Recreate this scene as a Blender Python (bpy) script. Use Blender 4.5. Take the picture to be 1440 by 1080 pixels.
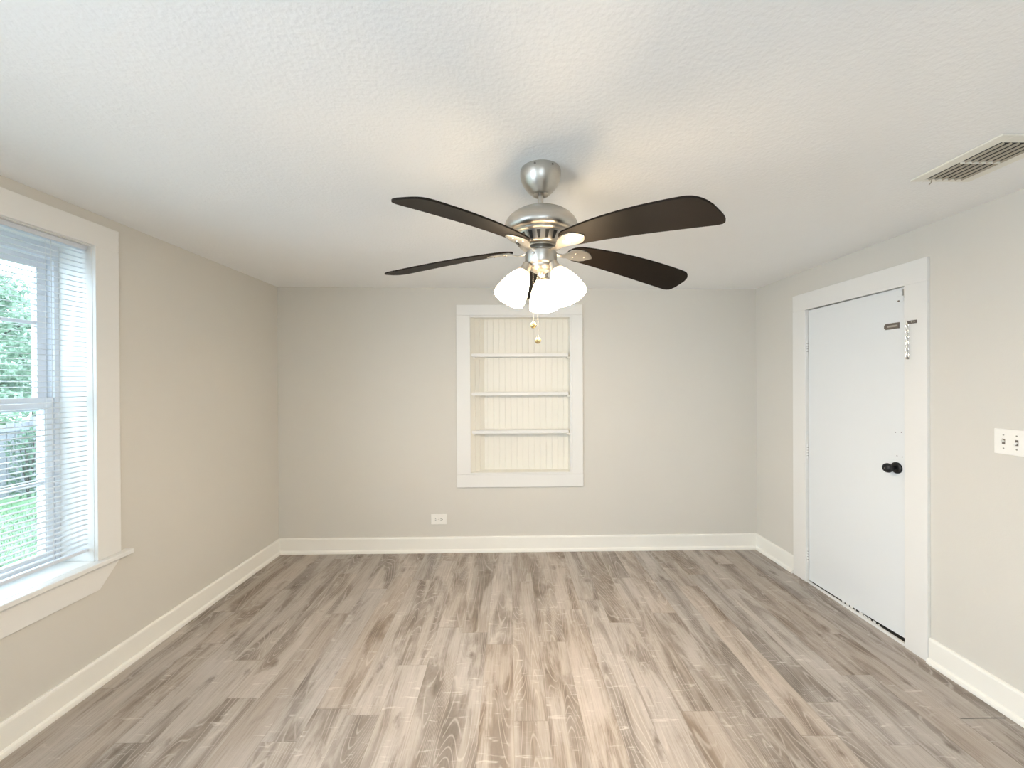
import bpy, bmesh, math, random
from mathutils import Vector, Matrix, Euler
import numpy as np

# ------------------------------------------------------------------ clear
for o in list(bpy.data.objects):
    bpy.data.objects.remove(o)
S = bpy.context.scene
COL = S.collection
R_ = math.radians

# ------------------------------------------------------------------ camera
F_PX = 550.0
yaw, pitch, roll = 0.00651, -0.00285, -0.00506
cy_, sy_ = math.cos(yaw), math.sin(yaw); cp_, sp_ = math.cos(pitch), math.sin(pitch)
fwd = Vector((sy_ * cp_, cy_ * cp_, sp_)); rgt = Vector((cy_, -sy_, 0)); up = rgt.cross(fwd)
r2 = rgt * math.cos(roll) + up * math.sin(roll); u2 = up * math.cos(roll) - rgt * math.sin(roll)
cam_d = bpy.data.cameras.new('camera'); cam = bpy.data.objects.new('camera', cam_d); COL.objects.link(cam)
M = Matrix((r2, u2, -fwd)).transposed().to_4x4(); M.translation = (0, 0, 1.5)
cam.matrix_world = M
cam_d.sensor_fit = 'HORIZONTAL'; cam_d.sensor_width = 36.0; cam_d.lens = 36.0 * F_PX / 1440.0
cam_d.clip_start = 0.02; cam_d.clip_end = 200
S.camera = cam

# ------------------------------------------------------------------ exposure, world
S.view_settings.view_transform = 'Standard'; S.view_settings.look = 'None'
S.view_settings.exposure = 0.1; S.view_settings.gamma = 1.0; S.view_settings.use_curve_mapping = False
S.cycles.use_denoising = True
S.cycles.max_bounces = 12; S.cycles.diffuse_bounces = 8; S.cycles.transparent_max_bounces = 24
S.cycles.sample_clamp_indirect = 8.0
SKY = 10.0
w = bpy.data.worlds.new('overcast_sky'); S.world = w; w.use_nodes = True
wb = w.node_tree.nodes['Background']; wb.inputs[0].default_value = (0.69, 0.84, 1.0, 1); wb.inputs[1].default_value = SKY
LAMP_W = 41.0            # watts of each bulb of the fan
LAMP_COL = (1.0, 0.83, 0.64)
SHADE_EMIT = 23.0

FR = {'L': (Vector((-2.0878, 0, 0)), R_(89.334)),
      'R': (Vector((2.2559, 0, 0)), R_(-89.467)),
      'B': (Vector((0, 3.4882, 0)), R_(0.472)),
      'F': (Vector((0, -1.7, 0)), R_(180.0)),
      'W': (Vector((0, 0, 0)), 0.0)}

def portal(name, frame, x0, x1, z0, z1, y):
    """daylight entering through an opening: a Cycles light portal (samples the sky, emits nothing itself)"""
    d = bpy.data.lights.new(name, 'AREA'); d.shape = 'RECTANGLE'; d.size = x1 - x0; d.size_y = z1 - z0
    d.cycles.is_portal = True
    o = bpy.data.objects.new(name, d); COL.objects.link(o)
    org, rz = FR[frame]
    loc = org + Matrix.Rotation(rz, 3, 'Z') @ Vector(((x0 + x1) / 2, y, (z0 + z1) / 2))
    # area light shines along its -Z: into the room = -Y of the frame
    o.matrix_world = Matrix.Translation(loc) @ Matrix.Rotation(rz, 4, 'Z') @ Matrix.Rotation(R_(-90), 4, 'X')
    return o
WIN = (0.80, 1.9555, 0.602, 2.191)         # left wall window opening in frame L: x0,x1,z0,z1
LFILL = (-1.5, 0.1, 0.4, 2.2)             # added left wall opening, unseen behind the camera, for daylight fill
FFILL = (-0.4, 0.2, 1.0, 2.0)                # added unseen opening behind the camera, lets in fill daylight
portal('daylight_window', 'L', *WIN, 0.24)
portal('fill_left_opening', 'L', *LFILL, 0.24)
portal('fill_front_opening', 'F', *FFILL, 0.24)

# ------------------------------------------------------------------ helpers
def fit_root(name, frame, x, y, z, label=None, cat=None, group=None, kind=None):
    o = bpy.data.objects.new(name, None); COL.objects.link(o)
    org, rz = FR[frame]
    o.location = org + Matrix.Rotation(rz, 3, 'Z') @ Vector((x, y, z)); o.rotation_euler = (0, 0, rz)
    o.empty_display_size = 0.05
    tag(o, label, cat, group, kind)
    return o

def tag(o, label=None, cat=None, group=None, kind=None):
    if label: o['label'] = label
    if cat: o['category'] = cat
    if group: o['group'] = group
    if kind: o['kind'] = kind
    return o

def link(name, bm, mat, parent=None, smooth=False, bevel=0.0, seg=2, mats=None, angle=40):
    if bevel: pass
    me = bpy.data.meshes.new(name)
    bmesh.ops.recalc_face_normals(bm, faces=bm.faces[:])
    bm.to_mesh(me); bm.free()
    for m in ([mat] if mat else []) + (mats or []): me.materials.append(m)
    o = bpy.data.objects.new(name, me); COL.objects.link(o)
    if smooth:
        for p in me.polygons: p.use_smooth = True
        me.set_sharp_from_angle(angle=R_(angle))
    if bevel:
        b = o.modifiers.new('edge', 'BEVEL'); b.width = bevel; b.segments = seg; b.limit_method = 'ANGLE'; b.angle_limit = R_(50)
    if parent: o.parent = parent
    return o

def place(o, frame, x=0, y=0, z=0):
    org, rz = FR[frame]
    o.location = org + Matrix.Rotation(rz, 3, 'Z') @ Vector((x, y, z)); o.rotation_euler = (0, 0, rz)
    return o

def box(bm, x0, x1, y0, y1, z0, z1, mi=0):
    v = [bm.verts.new(p) for p in ((x0, y0, z0), (x1, y0, z0), (x1, y1, z0), (x0, y1, z0), (x0, y0, z1), (x1, y0, z1), (x1, y1, z1), (x0, y1, z1))]
    for f in ((3, 2, 1, 0), (4, 5, 6, 7), (0, 1, 5, 4), (1, 2, 6, 5), (2, 3, 7, 6), (3, 0, 4, 7)):
        fc = bm.faces.new([v[i] for i in f]); fc.material_index = mi
    return v

def prism(bm, pts, axis, a0, a1, mi=0):
    """closed outline pts (2D) extruded along axis between a0 and a1"""
    def mk(p, a):
        return {'x': (a, p[0], p[1]), 'y': (p[0], a, p[1]), 'z': (p[0], p[1], a)}[axis]
    A = [bm.verts.new(mk(p, a0)) for p in pts]; B = [bm.verts.new(mk(p, a1)) for p in pts]
    n = len(pts); fs = [bm.faces.new(A), bm.faces.new(B[::-1])]
    for i in range(n): fs.append(bm.faces.new((A[i], A[(i + 1) % n], B[(i + 1) % n], B[i])))
    for f in fs: f.material_index = mi

def lathe(bm, prof, n=48, mat=None, close=True, mi=0):
    """prof: (r,z) list revolved about Z; mat maps to place"""
    rings = []
    for r, z in prof:
        if r < 1e-6:
            p = Vector((0, 0, z)); rings.append([bm.verts.new(mat @ p if mat else p)])
        else:
            ring = []
            for i in range(n):
                a = 2 * math.pi * i / n; p = Vector((r * math.cos(a), r * math.sin(a), z))
                ring.append(bm.verts.new(mat @ p if mat else p))
            rings.append(ring)
    for a, b in zip(rings[:-1], rings[1:]):
        for i in range(n):
            j = (i + 1) % n
            if len(a) == 1 and len(b) == 1: continue
            if len(a) == 1: f = bm.faces.new((a[0], b[i], b[j]))
            elif len(b) == 1: f = bm.faces.new((a[i], a[j], b[0]))
            else: f = bm.faces.new((a[i], a[j], b[j], b[i]))
            f.material_index = mi
    if close:
        for ring in (rings[0], rings[-1]):
            if len(ring) > 2:
                f = bm.faces.new(ring); f.material_index = mi

def tube(bm, pts, rad, n=8, closed=False, mi=0):
    P = [Vector(p) for p in pts]; rings = []; N = len(P)
    rads = rad if isinstance(rad, (list, tuple)) else [rad] * N
    prev = None
    for i in range(N):
        if closed: d = (P[(i + 1) % N] - P[i - 1]).normalized()
        else: d = (P[min(i + 1, N - 1)] - P[max(i - 1, 0)]).normalized()
        if prev is None:
            ref = Vector((0, 0, 1)) if abs(d.z) < 0.9 else Vector((1, 0, 0))
            a = d.cross(ref).normalized()
        else:
            a = (prev - d * prev.dot(d)).normalized()
        prev = a; b = d.cross(a)
        rings.append([bm.verts.new(P[i] + (a * math.cos(2 * math.pi * k / n) + b * math.sin(2 * math.pi * k / n)) * rads[i]) for k in range(n)])
    rng = range(N) if closed else range(N - 1)
    for i in rng:
        A, B = rings[i], rings[(i + 1) % N]
        for k in range(n):
            f = bm.faces.new((A[k], A[(k + 1) % n], B[(k + 1) % n], B[k])); f.material_index = mi
    if not closed:
        bm.faces.new(rings[0]); bm.faces.new(rings[-1])

NB = bmesh.new
# ------------------------------------------------------------------ materials
def nodes_of(name):
    m = bpy.data.materials.new(name); m.use_nodes = True
    nt = m.node_tree; p = nt.nodes['Principled BSDF']
    return m, nt, p

def paint(name, col, rough=0.5, metal=0.0, var=0.03, vscale=6.0, bump=0.0, bscale=120.0, spec=0.5, stretch=None):
    m, nt, p = nodes_of(name); N = nt.nodes; L = nt.links
    tc = N.new('ShaderNodeTexCoord'); src = tc.outputs['Object']
    if stretch:
        mp = N.new('ShaderNodeMapping'); mp.inputs['Scale'].default_value = stretch; L.new(src, mp.inputs[0]); src = mp.outputs[0]
    nz = N.new('ShaderNodeTexNoise'); nz.inputs['Scale'].default_value = vscale; nz.inputs['Detail'].default_value = 4; L.new(src, nz.inputs['Vector'])
    mr = N.new('ShaderNodeMapRange'); mr.inputs['To Min'].default_value = 1 - var; mr.inputs['To Max'].default_value = 1 + var; L.new(nz.outputs['Fac'], mr.inputs['Value'])
    mx = N.new('ShaderNodeVectorMath'); mx.operation = 'SCALE'; mx.inputs[0].default_value = col; L.new(mr.outputs[0], mx.inputs['Scale'])
    L.new(mx.outputs[0], p.inputs['Base Color'])
    p.inputs['Roughness'].default_value = rough; p.inputs['Metallic'].default_value = metal; p.inputs['Specular IOR Level'].default_value = spec
    if bump:
        nb = N.new('ShaderNodeTexNoise'); nb.inputs['Scale'].default_value = bscale; nb.inputs['Detail'].default_value = 3; L.new(src, nb.inputs['Vector'])
        b = N.new('ShaderNodeBump'); b.inputs['Strength'].default_value = bump; b.inputs['Distance'].default_value = 0.002; L.new(nb.outputs['Fac'], b.inputs['Height']); L.new(b.outputs[0], p.inputs['Normal'])
    return m

MT = {}
MT['wall'] = paint('greige_wall_paint', (0.67, 0.645, 0.59), 0.75, var=0.015, vscale=2.5, bump=0.25, bscale=160, spec=0.25)
MT['ceiling'] = paint('white_ceiling_texture', (0.86, 0.865, 0.86), 0.85, var=0.01, bump=0.9, bscale=75, spec=0.2)
MT['trim'] = paint('white_semi_gloss_trim', (0.80, 0.79, 0.76), 0.38, var=0.012, vscale=4, bump=0.05, bscale=40)
MT['base'] = paint('warm_white_baseboard', (0.88, 0.86, 0.80), 0.4, var=0.015, vscale=5, bump=0.05, bscale=40)
MT['door'] = paint('white_door_paint', (0.77, 0.79, 0.795), 0.42, var=0.012, vscale=3, bump=0.04, bscale=60)
MT['bead'] = paint('cream_beadboard', (0.82, 0.795, 0.72), 0.45, var=0.02, vscale=5)
MT['plate'] = paint('white_plastic', (0.87, 0.85, 0.80), 0.35, var=0.01)
MT['dark'] = paint('dark_slot', (0.02, 0.018, 0.016), 0.6)
MT['black'] = paint('matte_black_metal', (0.006, 0.006, 0.007), 0.42, var=0.05, spec=0.4)
MT['nickel'] = paint('brushed_nickel', (0.58, 0.545, 0.49), 0.36, 1.0, var=0.06, vscale=12, bump=0.05, bscale=60, stretch=(1, 1, 30))
MT['bronze'] = paint('aged_steel', (0.23, 0.20, 0.175), 0.4, 0.8, var=0.1)
MT['chrome'] = paint('worn_chrome', (0.62, 0.60, 0.57), 0.25, 1.0, var=0.08, vscale=30)
MT['blade'] = paint('espresso_blade_laminate', (0.012, 0.008, 0.005), 0.58, var=0.25, vscale=5, stretch=(3, 3, 3), spec=0.13)
MT['ventwhite'] = paint('vent_enamel', (0.80, 0.78, 0.70), 0.4, var=0.02)
MT['ventslat'] = paint('brown_vent_louver', (0.40, 0.36, 0.28), 0.6, var=0.15, vscale=30)  # browner and darker than the vent frame
MT['vinyl'] = paint('vinyl_shade_blue', (0.66, 0.69, 0.74), 0.4, var=0.01)  # white vinyl; its backlit blue-grey shade is put into the base colour
MT['fence'] = paint('weathered_fence_board', (0.18, 0.18, 0.19), 0.85, var=0.4, vscale=9, stretch=(1, 4, 0.5))
MT['bark'] = paint('tree_bark', (0.045, 0.037, 0.03), 0.9, var=0.4, vscale=14, bump=0.5, bscale=30)
MT['closet'] = paint('closet_shade_dark', (0.08, 0.075, 0.07), 0.9)  # dark base colour stands in for the shade behind the door

def leaf_mat(name, c0, c1):
    m, nt, p = nodes_of(name); N = nt.nodes; L = nt.links
    g = N.new('ShaderNodeTexCoord'); nz = N.new('ShaderNodeTexNoise'); nz.inputs['Scale'].default_value = 2.2; nz.inputs['Detail'].default_value = 6
    L.new(g.outputs['Object'], nz.inputs['Vector'])
    cr = N.new('ShaderNodeValToRGB'); cr.color_ramp.elements[0].position = .35; cr.color_ramp.elements[1].position = .65
    cr.color_ramp.elements[0].color = (*c0, 1); cr.color_ramp.elements[1].color = (*c1, 1)
    L.new(nz.outputs['Fac'], cr.inputs[0]); L.new(cr.outputs[0], p.inputs['Base Color']); p.inputs['Roughness'].default_value = .6
    tr = N.new('ShaderNodeBsdfTranslucent'); L.new(cr.outputs[0], tr.inputs[0])
    mx = N.new('ShaderNodeMixShader'); mx.inputs[0].default_value = .35
    L.new(p.outputs[0], mx.inputs[1]); L.new(tr.outputs[0], mx.inputs[2]); L.new(mx.outputs[0], N['Material Output'].inputs[0])
    return m
MT['leaf'] = leaf_mat('pale_green_leaves', (0.13, 0.20, 0.14), (0.40, 0.52, 0.39))
MT['leafdark'] = leaf_mat('deep_green_leaves', (0.05, 0.10, 0.06), (0.13, 0.21, 0.13))
MT['grass'] = leaf_mat('lawn_grass', (0.06, 0.115, 0.055), (0.13, 0.21, 0.11))

def slat_mat():
    m, nt, p = nodes_of('white_blind_slat'); N = nt.nodes; L = nt.links
    g = N.new('ShaderNodeTexCoord'); nz = N.new('ShaderNodeTexNoise'); nz.inputs['Scale'].default_value = 8
    L.new(g.outputs['Object'], nz.inputs['Vector'])
    mr = N.new('ShaderNodeMapRange'); mr.inputs['To Min'].default_value = .70; mr.inputs['To Max'].default_value = .75; L.new(nz.outputs[0], mr.inputs[0])
    cb = N.new('ShaderNodeCombineColor')
    for i in range(3): L.new(mr.outputs[0], cb.inputs[i])
    L.new(cb.outputs[0], p.inputs['Base Color']); p.inputs['Roughness'].default_value = .4
    tr = N.new('ShaderNodeBsdfTranslucent'); tr.inputs[0].default_value = (.8, .84, .86, 1)
    mx = N.new('ShaderNodeMixShader'); mx.inputs[0].default_value = .25
    L.new(p.outputs[0], mx.inputs[1]); L.new(tr.outputs[0], mx.inputs[2]); L.new(mx.outputs[0], N['Material Output'].inputs[0])
    return m
MT['slat'] = slat_mat()

def glass_mat():
    m, nt, p = nodes_of('clear_window_glass'); N = nt.nodes; L = nt.links
    N.remove(p)
    t = N.new('ShaderNodeBsdfTransparent'); t.inputs[0].default_value = (.96, .985, .98, 1)
    g = N.new('ShaderNodeBsdfGlossy'); g.inputs['Roughness'].default_value = .02
    fr = N.new('ShaderNodeFresnel'); fr.inputs[0].default_value = 1.45
    mul = N.new('ShaderNodeMath'); mul.operation = 'MULTIPLY'; mul.inputs[1].default_value = .6; L.new(fr.outputs[0], mul.inputs[0])
    mx = N.new('ShaderNodeMixShader'); L.new(mul.outputs[0], mx.inputs[0]); L.new(t.outputs[0], mx.inputs[1]); L.new(g.outputs[0], mx.inputs[2])
    L.new(mx.outputs[0], N['Material Output'].inputs[0])
    return m
MT['glass'] = glass_mat()

def shade_mat():
    m, nt, p = nodes_of('lit_frosted_glass'); N = nt.nodes; L = nt.links
    g = N.new('ShaderNodeTexCoord'); nz = N.new('ShaderNodeTexNoise'); nz.inputs['Scale'].default_value = 20
    L.new(g.outputs['Object'], nz.inputs['Vector'])
    mr = N.new('ShaderNodeMapRange'); mr.inputs['To Min'].default_value = .84; mr.inputs['To Max'].default_value = .9; L.new(nz.outputs[0], mr.inputs[0])
    cb = N.new('ShaderNodeCombineColor')
    for i in range(3): L.new(mr.outputs[0], cb.inputs[i])
    L.new(cb.outputs[0], p.inputs['Base Color'])
    p.inputs['Roughness'].default_value = .25
    sp = N.new('ShaderNodeSeparateXYZ'); L.new(g.outputs['Object'], sp.inputs[0])
    m1 = N.new('ShaderNodeMapRange'); m1.inputs['From Min'].default_value = .0; m1.inputs['From Max'].default_value = .075; m1.inputs['To Min'].default_value = .028; m1.interpolation_type = 'SMOOTHSTEP'; L.new(sp.outputs[2], m1.inputs[0])
    ml = N.new('ShaderNodeMath'); ml.operation = 'MULTIPLY'; ml.inputs[1].default_value = SHADE_EMIT; L.new(m1.outputs[0], ml.inputs[0])
    p.inputs['Emission Color'].default_value = (1.0, 0.75, 0.47, 1); L.new(ml.outputs[0], p.inputs['Emission Strength'])
    return m
MT['shade'] = shade_mat()
m_, nt_, p_ = nodes_of('lit_bulb'); p_.inputs['Emission Color'].default_value = (1, .86, .62, 1); p_.inputs['Emission Strength'].default_value = 40
MT['bulb'] = m_

def amber_mat():
    m, nt, p = nodes_of('amber_crystal'); N = nt.nodes; L = nt.links
    g = N.new('ShaderNodeTexCoord'); v = N.new('ShaderNodeTexVoronoi'); v.inputs['Scale'].default_value = 160
    L.new(g.outputs['Object'], v.inputs['Vector'])
    cr = N.new('ShaderNodeValToRGB'); cr.color_ramp.elements[0].color = (.45, .27, .05, 1); cr.color_ramp.elements[1].color = (.95, .82, .5, 1)
    L.new(v.outputs['Distance'], cr.inputs[0]); L.new(cr.outputs[0], p.inputs['Base Color'])
    p.inputs['Metallic'].default_value = .75; p.inputs['Roughness'].default_value = .15
    return m
MT['amber'] = amber_mat()

def floor_mat():
    m, nt, p = nodes_of('grey_oak_vinyl_plank'); N = nt.nodes; L = nt.links
    def math_(op, a, b=None, c=None):
        n = N.new('ShaderNodeMath'); n.operation = op
        for i, v in enumerate((a, b, c)):
            if v is None: continue
            if isinstance(v, (int, float)): n.inputs[i].default_value = v
            else: L.new(v, n.inputs[i])
        return n.outputs[0]
    def ramp(v, stops):
        n = N.new('ShaderNodeValToRGB'); e = n.color_ramp.elements
        while len(e) < len(stops): e.new(.5)
        for k, (pos, c) in enumerate(stops):
            e[k].position = pos; e[k].color = (*c, 1) if len(c) == 3 else c
        L.new(v, n.inputs[0]); return n.outputs[0]
    def noise(vec, scale=1.0, detail=4, rough=.55, dist=0.0):
        n = N.new('ShaderNodeTexNoise'); n.inputs['Scale'].default_value = scale; n.inputs['Detail'].default_value = detail
        n.inputs['Roughness'].default_value = rough; n.inputs['Distortion'].default_value = dist; L.new(vec, n.inputs['Vector']); return n.outputs['Fac']
    def comb(x, y, z=0.0):
        n = N.new('ShaderNodeCombineXYZ')
        for i, v in enumerate((x, y, z)):
            if isinstance(v, (int, float)): n.inputs[i].default_value = v
            else: L.new(v, n.inputs[i])
        return n.outputs[0]
    def mixc(f, a, b, mode='MIX'):
        n = N.new('ShaderNodeMix'); n.data_type = 'RGBA'; n.blend_type = mode
        if isinstance(f, (int, float)): n.inputs[0].default_value = f
        else: L.new(f, n.inputs[0])
        for i, v in ((6, a), (7, b)):
            if isinstance(v, tuple): n.inputs[i].default_value = (*v, 1)
            else: L.new(v, n.inputs[i])
        return n.outputs[2]
    tc = N.new('ShaderNodeTexCoord'); sp = N.new('ShaderNodeSeparateXYZ'); L.new(tc.outputs['Object'], sp.inputs[0])
    X, Y = sp.outputs[0], sp.outputs[1]
    W, LEN = 0.152, 1.22
    xr = math_('DIVIDE', math_('ADD', X, -0.012), W); row = math_('FLOOR', xr); fx = math_('FRACT', xr)
    w1 = N.new('ShaderNodeTexWhiteNoise'); w1.noise_dimensions = '1D'; L.new(row, w1.inputs['W'])
    yr = math_('ADD', math_('DIVIDE', Y, LEN), w1.outputs['Value']); colm = math_('FLOOR', yr); fy = math_('FRACT', yr)
    w2 = N.new('ShaderNodeTexWhiteNoise'); w2.noise_dimensions = '2D'; L.new(comb(row, colm), w2.inputs['Vector'])
    rnd = w2.outputs['Value']; s2 = N.new('ShaderNodeSeparateColor'); L.new(w2.outputs['Color'], s2.inputs[0])
    ox = math_('MULTIPLY', s2.outputs[0], 37.0); oy = math_('MULTIPLY', s2.outputs[1], 53.0)
    gx = math_('ADD', X, ox); gy = math_('ADD', Y, oy)
    # broad dark streaks
    nA = noise(comb(math_('MULTIPLY', gx, 8.0), math_('MULTIPLY', gy, 1.25)), 1, 9, .62, .8)
    # fine grain
    nB = noise(comb(math_('MULTIPLY', gx, 120.0), math_('MULTIPLY', gy, 3.5)), 1, 6, .68, .5)
    # cloudy whitewash
    nC = noise(comb(math_('MULTIPLY', gx, 5.0), math_('MULTIPLY', gy, 3.0)), 1, 5, .6, .3)
    base = ramp(nA, [(.30, (.44, .395, .355)), (.48, (.39, .345, .305)), (.55, (.255, .215, .182)), (.65, (.11, .088, .07))])
    fine = ramp(nB, [(.34, (.74, .72, .70)), (.50, (1.0, 1.0, 1.0)), (.66, (1.14, 1.14, 1.14))])
    c = mixc(.85, base, fine, 'MULTIPLY')
    wash = ramp(nC, [(.42, (0, 0, 0)), (.68, (1, 1, 1))])
    c = mixc(math_('MULTIPLY', wash, .42), c, (.53, .495, .47))
    # cathedral contour lines
    nD = noise(comb(math_('MULTIPLY', gx, 6.0), math_('MULTIPLY', gy, .8)), 1, 1.2, .4, .25)
    pp = math_('PINGPONG', math_('MULTIPLY', nD, 30.0), .5)
    line = ramp(pp, [(.03, (1, 1, 1)), (.13, (0, 0, 0))])
    msk = ramp(noise(comb(math_('MULTIPLY', gx, 5.0), math_('MULTIPLY', gy, .9), 4.0), 1, 2), [(.54, (0, 0, 0)), (.62, (1, 1, 1))])
    lm = math_('MULTIPLY', math_('MULTIPLY', line, msk), .42)
    msk = math_('MAXIMUM', msk, ramp(nA, [(.50, (0, 0, 0)), (.58, (1, 1, 1))])); lm = math_('MULTIPLY', math_('MULTIPLY', line, msk), .36); dk = math_('MULTIPLY', msk, .30)
    c = mixc(dk, c, (.30, .25, .205))
    c = mixc(lm, c, (.66, .61, .56))
    # knots
    vo = N.new('ShaderNodeTexVoronoi'); vo.inputs['Scale'].default_value = 1.0; vo.inputs['Randomness'].default_value = 1.0
    L.new(comb(math_('MULTIPLY', gx, 6.5), math_('MULTIPLY', gy, 3.4)), vo.inputs['Vector'])
    kn = ramp(math_('ADD', vo.outputs['Distance'], math_('MULTIPLY', math_('SUBTRACT', noise(comb(math_('MULTIPLY', gx, 46.0), math_('MULTIPLY', gy, 24.0)), 1, 4), .5), .34)), [(.02, (1, 1, 1)), (.17, (0, 0, 0))])
    svc = N.new('ShaderNodeSeparateColor'); L.new(vo.outputs['Color'], svc.inputs[0]); kn = math_('MULTIPLY', kn, math_('GREATER_THAN', svc.outputs[0], .30))
    c = mixc(math_('MULTIPLY', kn, .75), c, (.13, .10, .075))
    # pale cross scuffs of the printed oak
    sc = noise(comb(math_('MULTIPLY', gx, 9.0), math_('MULTIPLY', gy, 60.0), 9.0), 1, 3, .5, .9)
    scm = math_('MULTIPLY', ramp(sc, [(.61, (0, 0, 0)), (.70, (1, 1, 1))]), ramp(nC, [(.42, (0, 0, 0)), (.58, (1, 1, 1))]))
    c = mixc(math_('MULTIPLY', scm, .55), c, (.66, .62, .57))
    # plank to plank tone
    tone = N.new('ShaderNodeMapRange'); tone.inputs['To Min'].default_value = .92; tone.inputs['To Max'].default_value = 1.08; L.new(rnd, tone.inputs[0])
    vm = N.new('ShaderNodeVectorMath'); vm.operation = 'SCALE'; L.new(c, vm.inputs[0]); L.new(tone.outputs[0], vm.inputs['Scale'])
    hs = N.new('ShaderNodeHueSaturation'); L.new(vm.outputs[0], hs.inputs['Color'])
    sm = N.new('ShaderNodeMapRange'); sm.inputs['To Min'].default_value = .82; sm.inputs['To Max'].default_value = 1.22; L.new(s2.outputs[2], sm.inputs[0]); L.new(sm.outputs[0], hs.inputs['Saturation'])
    # seams
    ex = math_('MINIMUM', fx, math_('SUBTRACT', 1.0, fx)); ey = math_('MINIMUM', fy, math_('SUBTRACT', 1.0, fy))
    seam = math_('MAXIMUM', math_('LESS_THAN', ex, .0055), math_('LESS_THAN', ey, .0009))
    c2 = mixc(math_('MULTIPLY', seam, .45), hs.outputs[0], (.16, .13, .10))
    L.new(c2, p.inputs['Base Color'])
    rr = N.new('ShaderNodeMapRange'); rr.inputs['To Min'].default_value = .40; rr.inputs['To Max'].default_value = .55; L.new(nB, rr.inputs[0]); L.new(rr.outputs[0], p.inputs['Roughness'])
    p.inputs['Specular IOR Level'].default_value = .4
    b = N.new('ShaderNodeBump'); b.inputs['Strength'].default_value = .12; b.inputs['Distance'].default_value = .002; L.new(nB, b.inputs['Height']); L.new(b.outputs[0], p.inputs['Normal'])
    return m
MT['floor'] = floor_mat()

# ------------------------------------------------------------------ room shell
YF = -1.7
bm = NB()
GX0, GX1, GY0, GY1 = 1.994, 2.20, 1.7175, 1.7225        # an open end joint beside the right baseboard
box(bm, -2.35, 2.55, YF - .2, GY0, -.06, 0); box(bm, -2.35, 2.55, GY1, 3.75, -.06, 0)
box(bm, -2.35, GX0, GY0, GY1, -.06, 0); box(bm, GX1, 2.55, GY0, GY1, -.06, 0); box(bm, GX0, GX1, GY0, GY1, -.06, -.025)
fl = link('floor', bm, MT['floor']); tag(fl, 'grey brown oak plank floor running towards the back wall', 'floor', kind='structure')

bm = NB()
def cz(x): return 2.3456 - .00553 * x
xs = (-2.35, 2.55)
v = []
for zo in (0, .12):
    for (x, y) in ((xs[0], YF - .2), (xs[1], YF - .2), (xs[1], 3.8), (xs[0], 3.8)): v.append(bm.verts.new((x, y, cz(x) + zo)))
for f in ((0, 1, 2, 3), (7, 6, 5, 4), (0, 4, 5, 1), (1, 5, 6, 2), (2, 6, 7, 3), (3, 7, 4, 0)): bm.faces.new([v[i] for i in f])
ce = link('ceiling', bm, MT['ceiling']); tag(ce, 'white textured ceiling over the whole room', 'ceiling', kind='structure')

def wall(name, frame, x0, x1, holes, label, th=.26, ztop=2.42, z0=-.06):
    """wall slab with rectangular holes (hx0,hx1,hz0,hz1), holes sorted by x"""
    bm = NB(); xa = x0
    for (a, b, c, d) in holes:
        box(bm, xa, a, 0, th, z0, ztop)
        if c > z0: box(bm, a, b, 0, th, z0, c)
        box(bm, a, b, 0, th, d, ztop); xa = b
    box(bm, xa, x1, 0, th, z0, ztop)
    o = place(link(name, bm, MT['wall']), frame); tag(o, label, 'wall', kind='structure'); return o
wall('wall_left', 'L', YF - .1, 3.48, [LFILL, WIN], 'greige wall with the white framed window at left')
NI = (-.36, .553, .688, 2.10)
wall('wall_back', 'B', -2.35, 2.5, [NI], 'greige back wall around the recessed shelves', th=.14)
DO = (-2.925, -2.17, -.06, 2.05)
wall('wall_right', 'R', -3.53, 1.9, [DO], 'greige right wall beside the white door', th=.14)
wall('wall_front', 'F', -2.5, 2.35, [FFILL], 'greige wall with an added daylight fill opening behind the viewpoint', th=.14)
# added unseen closet box blocks daylight; its dark colour stands in for shade
bm = NB(); box(bm, -3.0, -2.14, .50, .55, -.06, 2.3); box(bm, -3.05, -3.0, .142, .55, -.06, 2.3); box(bm, -2.14, -2.09, .142, .55, -.06, 2.3); box(bm, -3.05, -2.09, .142, .55, 2.3, 2.34); box(bm, -2.91, -2.184, .0045, .50, .0003, .0015)
o = place(link('wall_closet', bm, MT['closet']), 'R'); tag(o, 'added closet walls behind the white door with shade painted in', 'wall', kind='structure')

# baseboards with shoe moulding: profile in (depth into room = -y, z)
def bb_profile():
    return [(0, 0), (-.030, 0), (-.030, .010), (-.027, .020), (-.020, .026), (-.0155, .028), (-.0155, .122), (-.013, .130), (-.008, .134), (0, .134)]
def baseboard(name, frame, x0, x1, label):
    bm = NB(); prism(bm, bb_profile(), 'x', x0, x1)
    o = place(link(name, bm, MT['base']), frame); tag(o, label, 'baseboard', kind='structure'); return o
baseboard('baseboard_left', 'L', YF, 3.469, 'white baseboard along the left wall below the window')
baseboard('baseboard_back', 'B', -2.044, 2.226, 'white baseboard along the back wall under the shelves')
baseboard('baseboard_right', 'R', -3.503, -3.040, 'short white baseboard between back corner and door casing')
baseboard('baseboard_right', 'R', -2.062, 1.65, 'white baseboard on right wall nearer than the door')

# ------------------------------------------------------------------ door
ct = .018
bm = NB()
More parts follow.
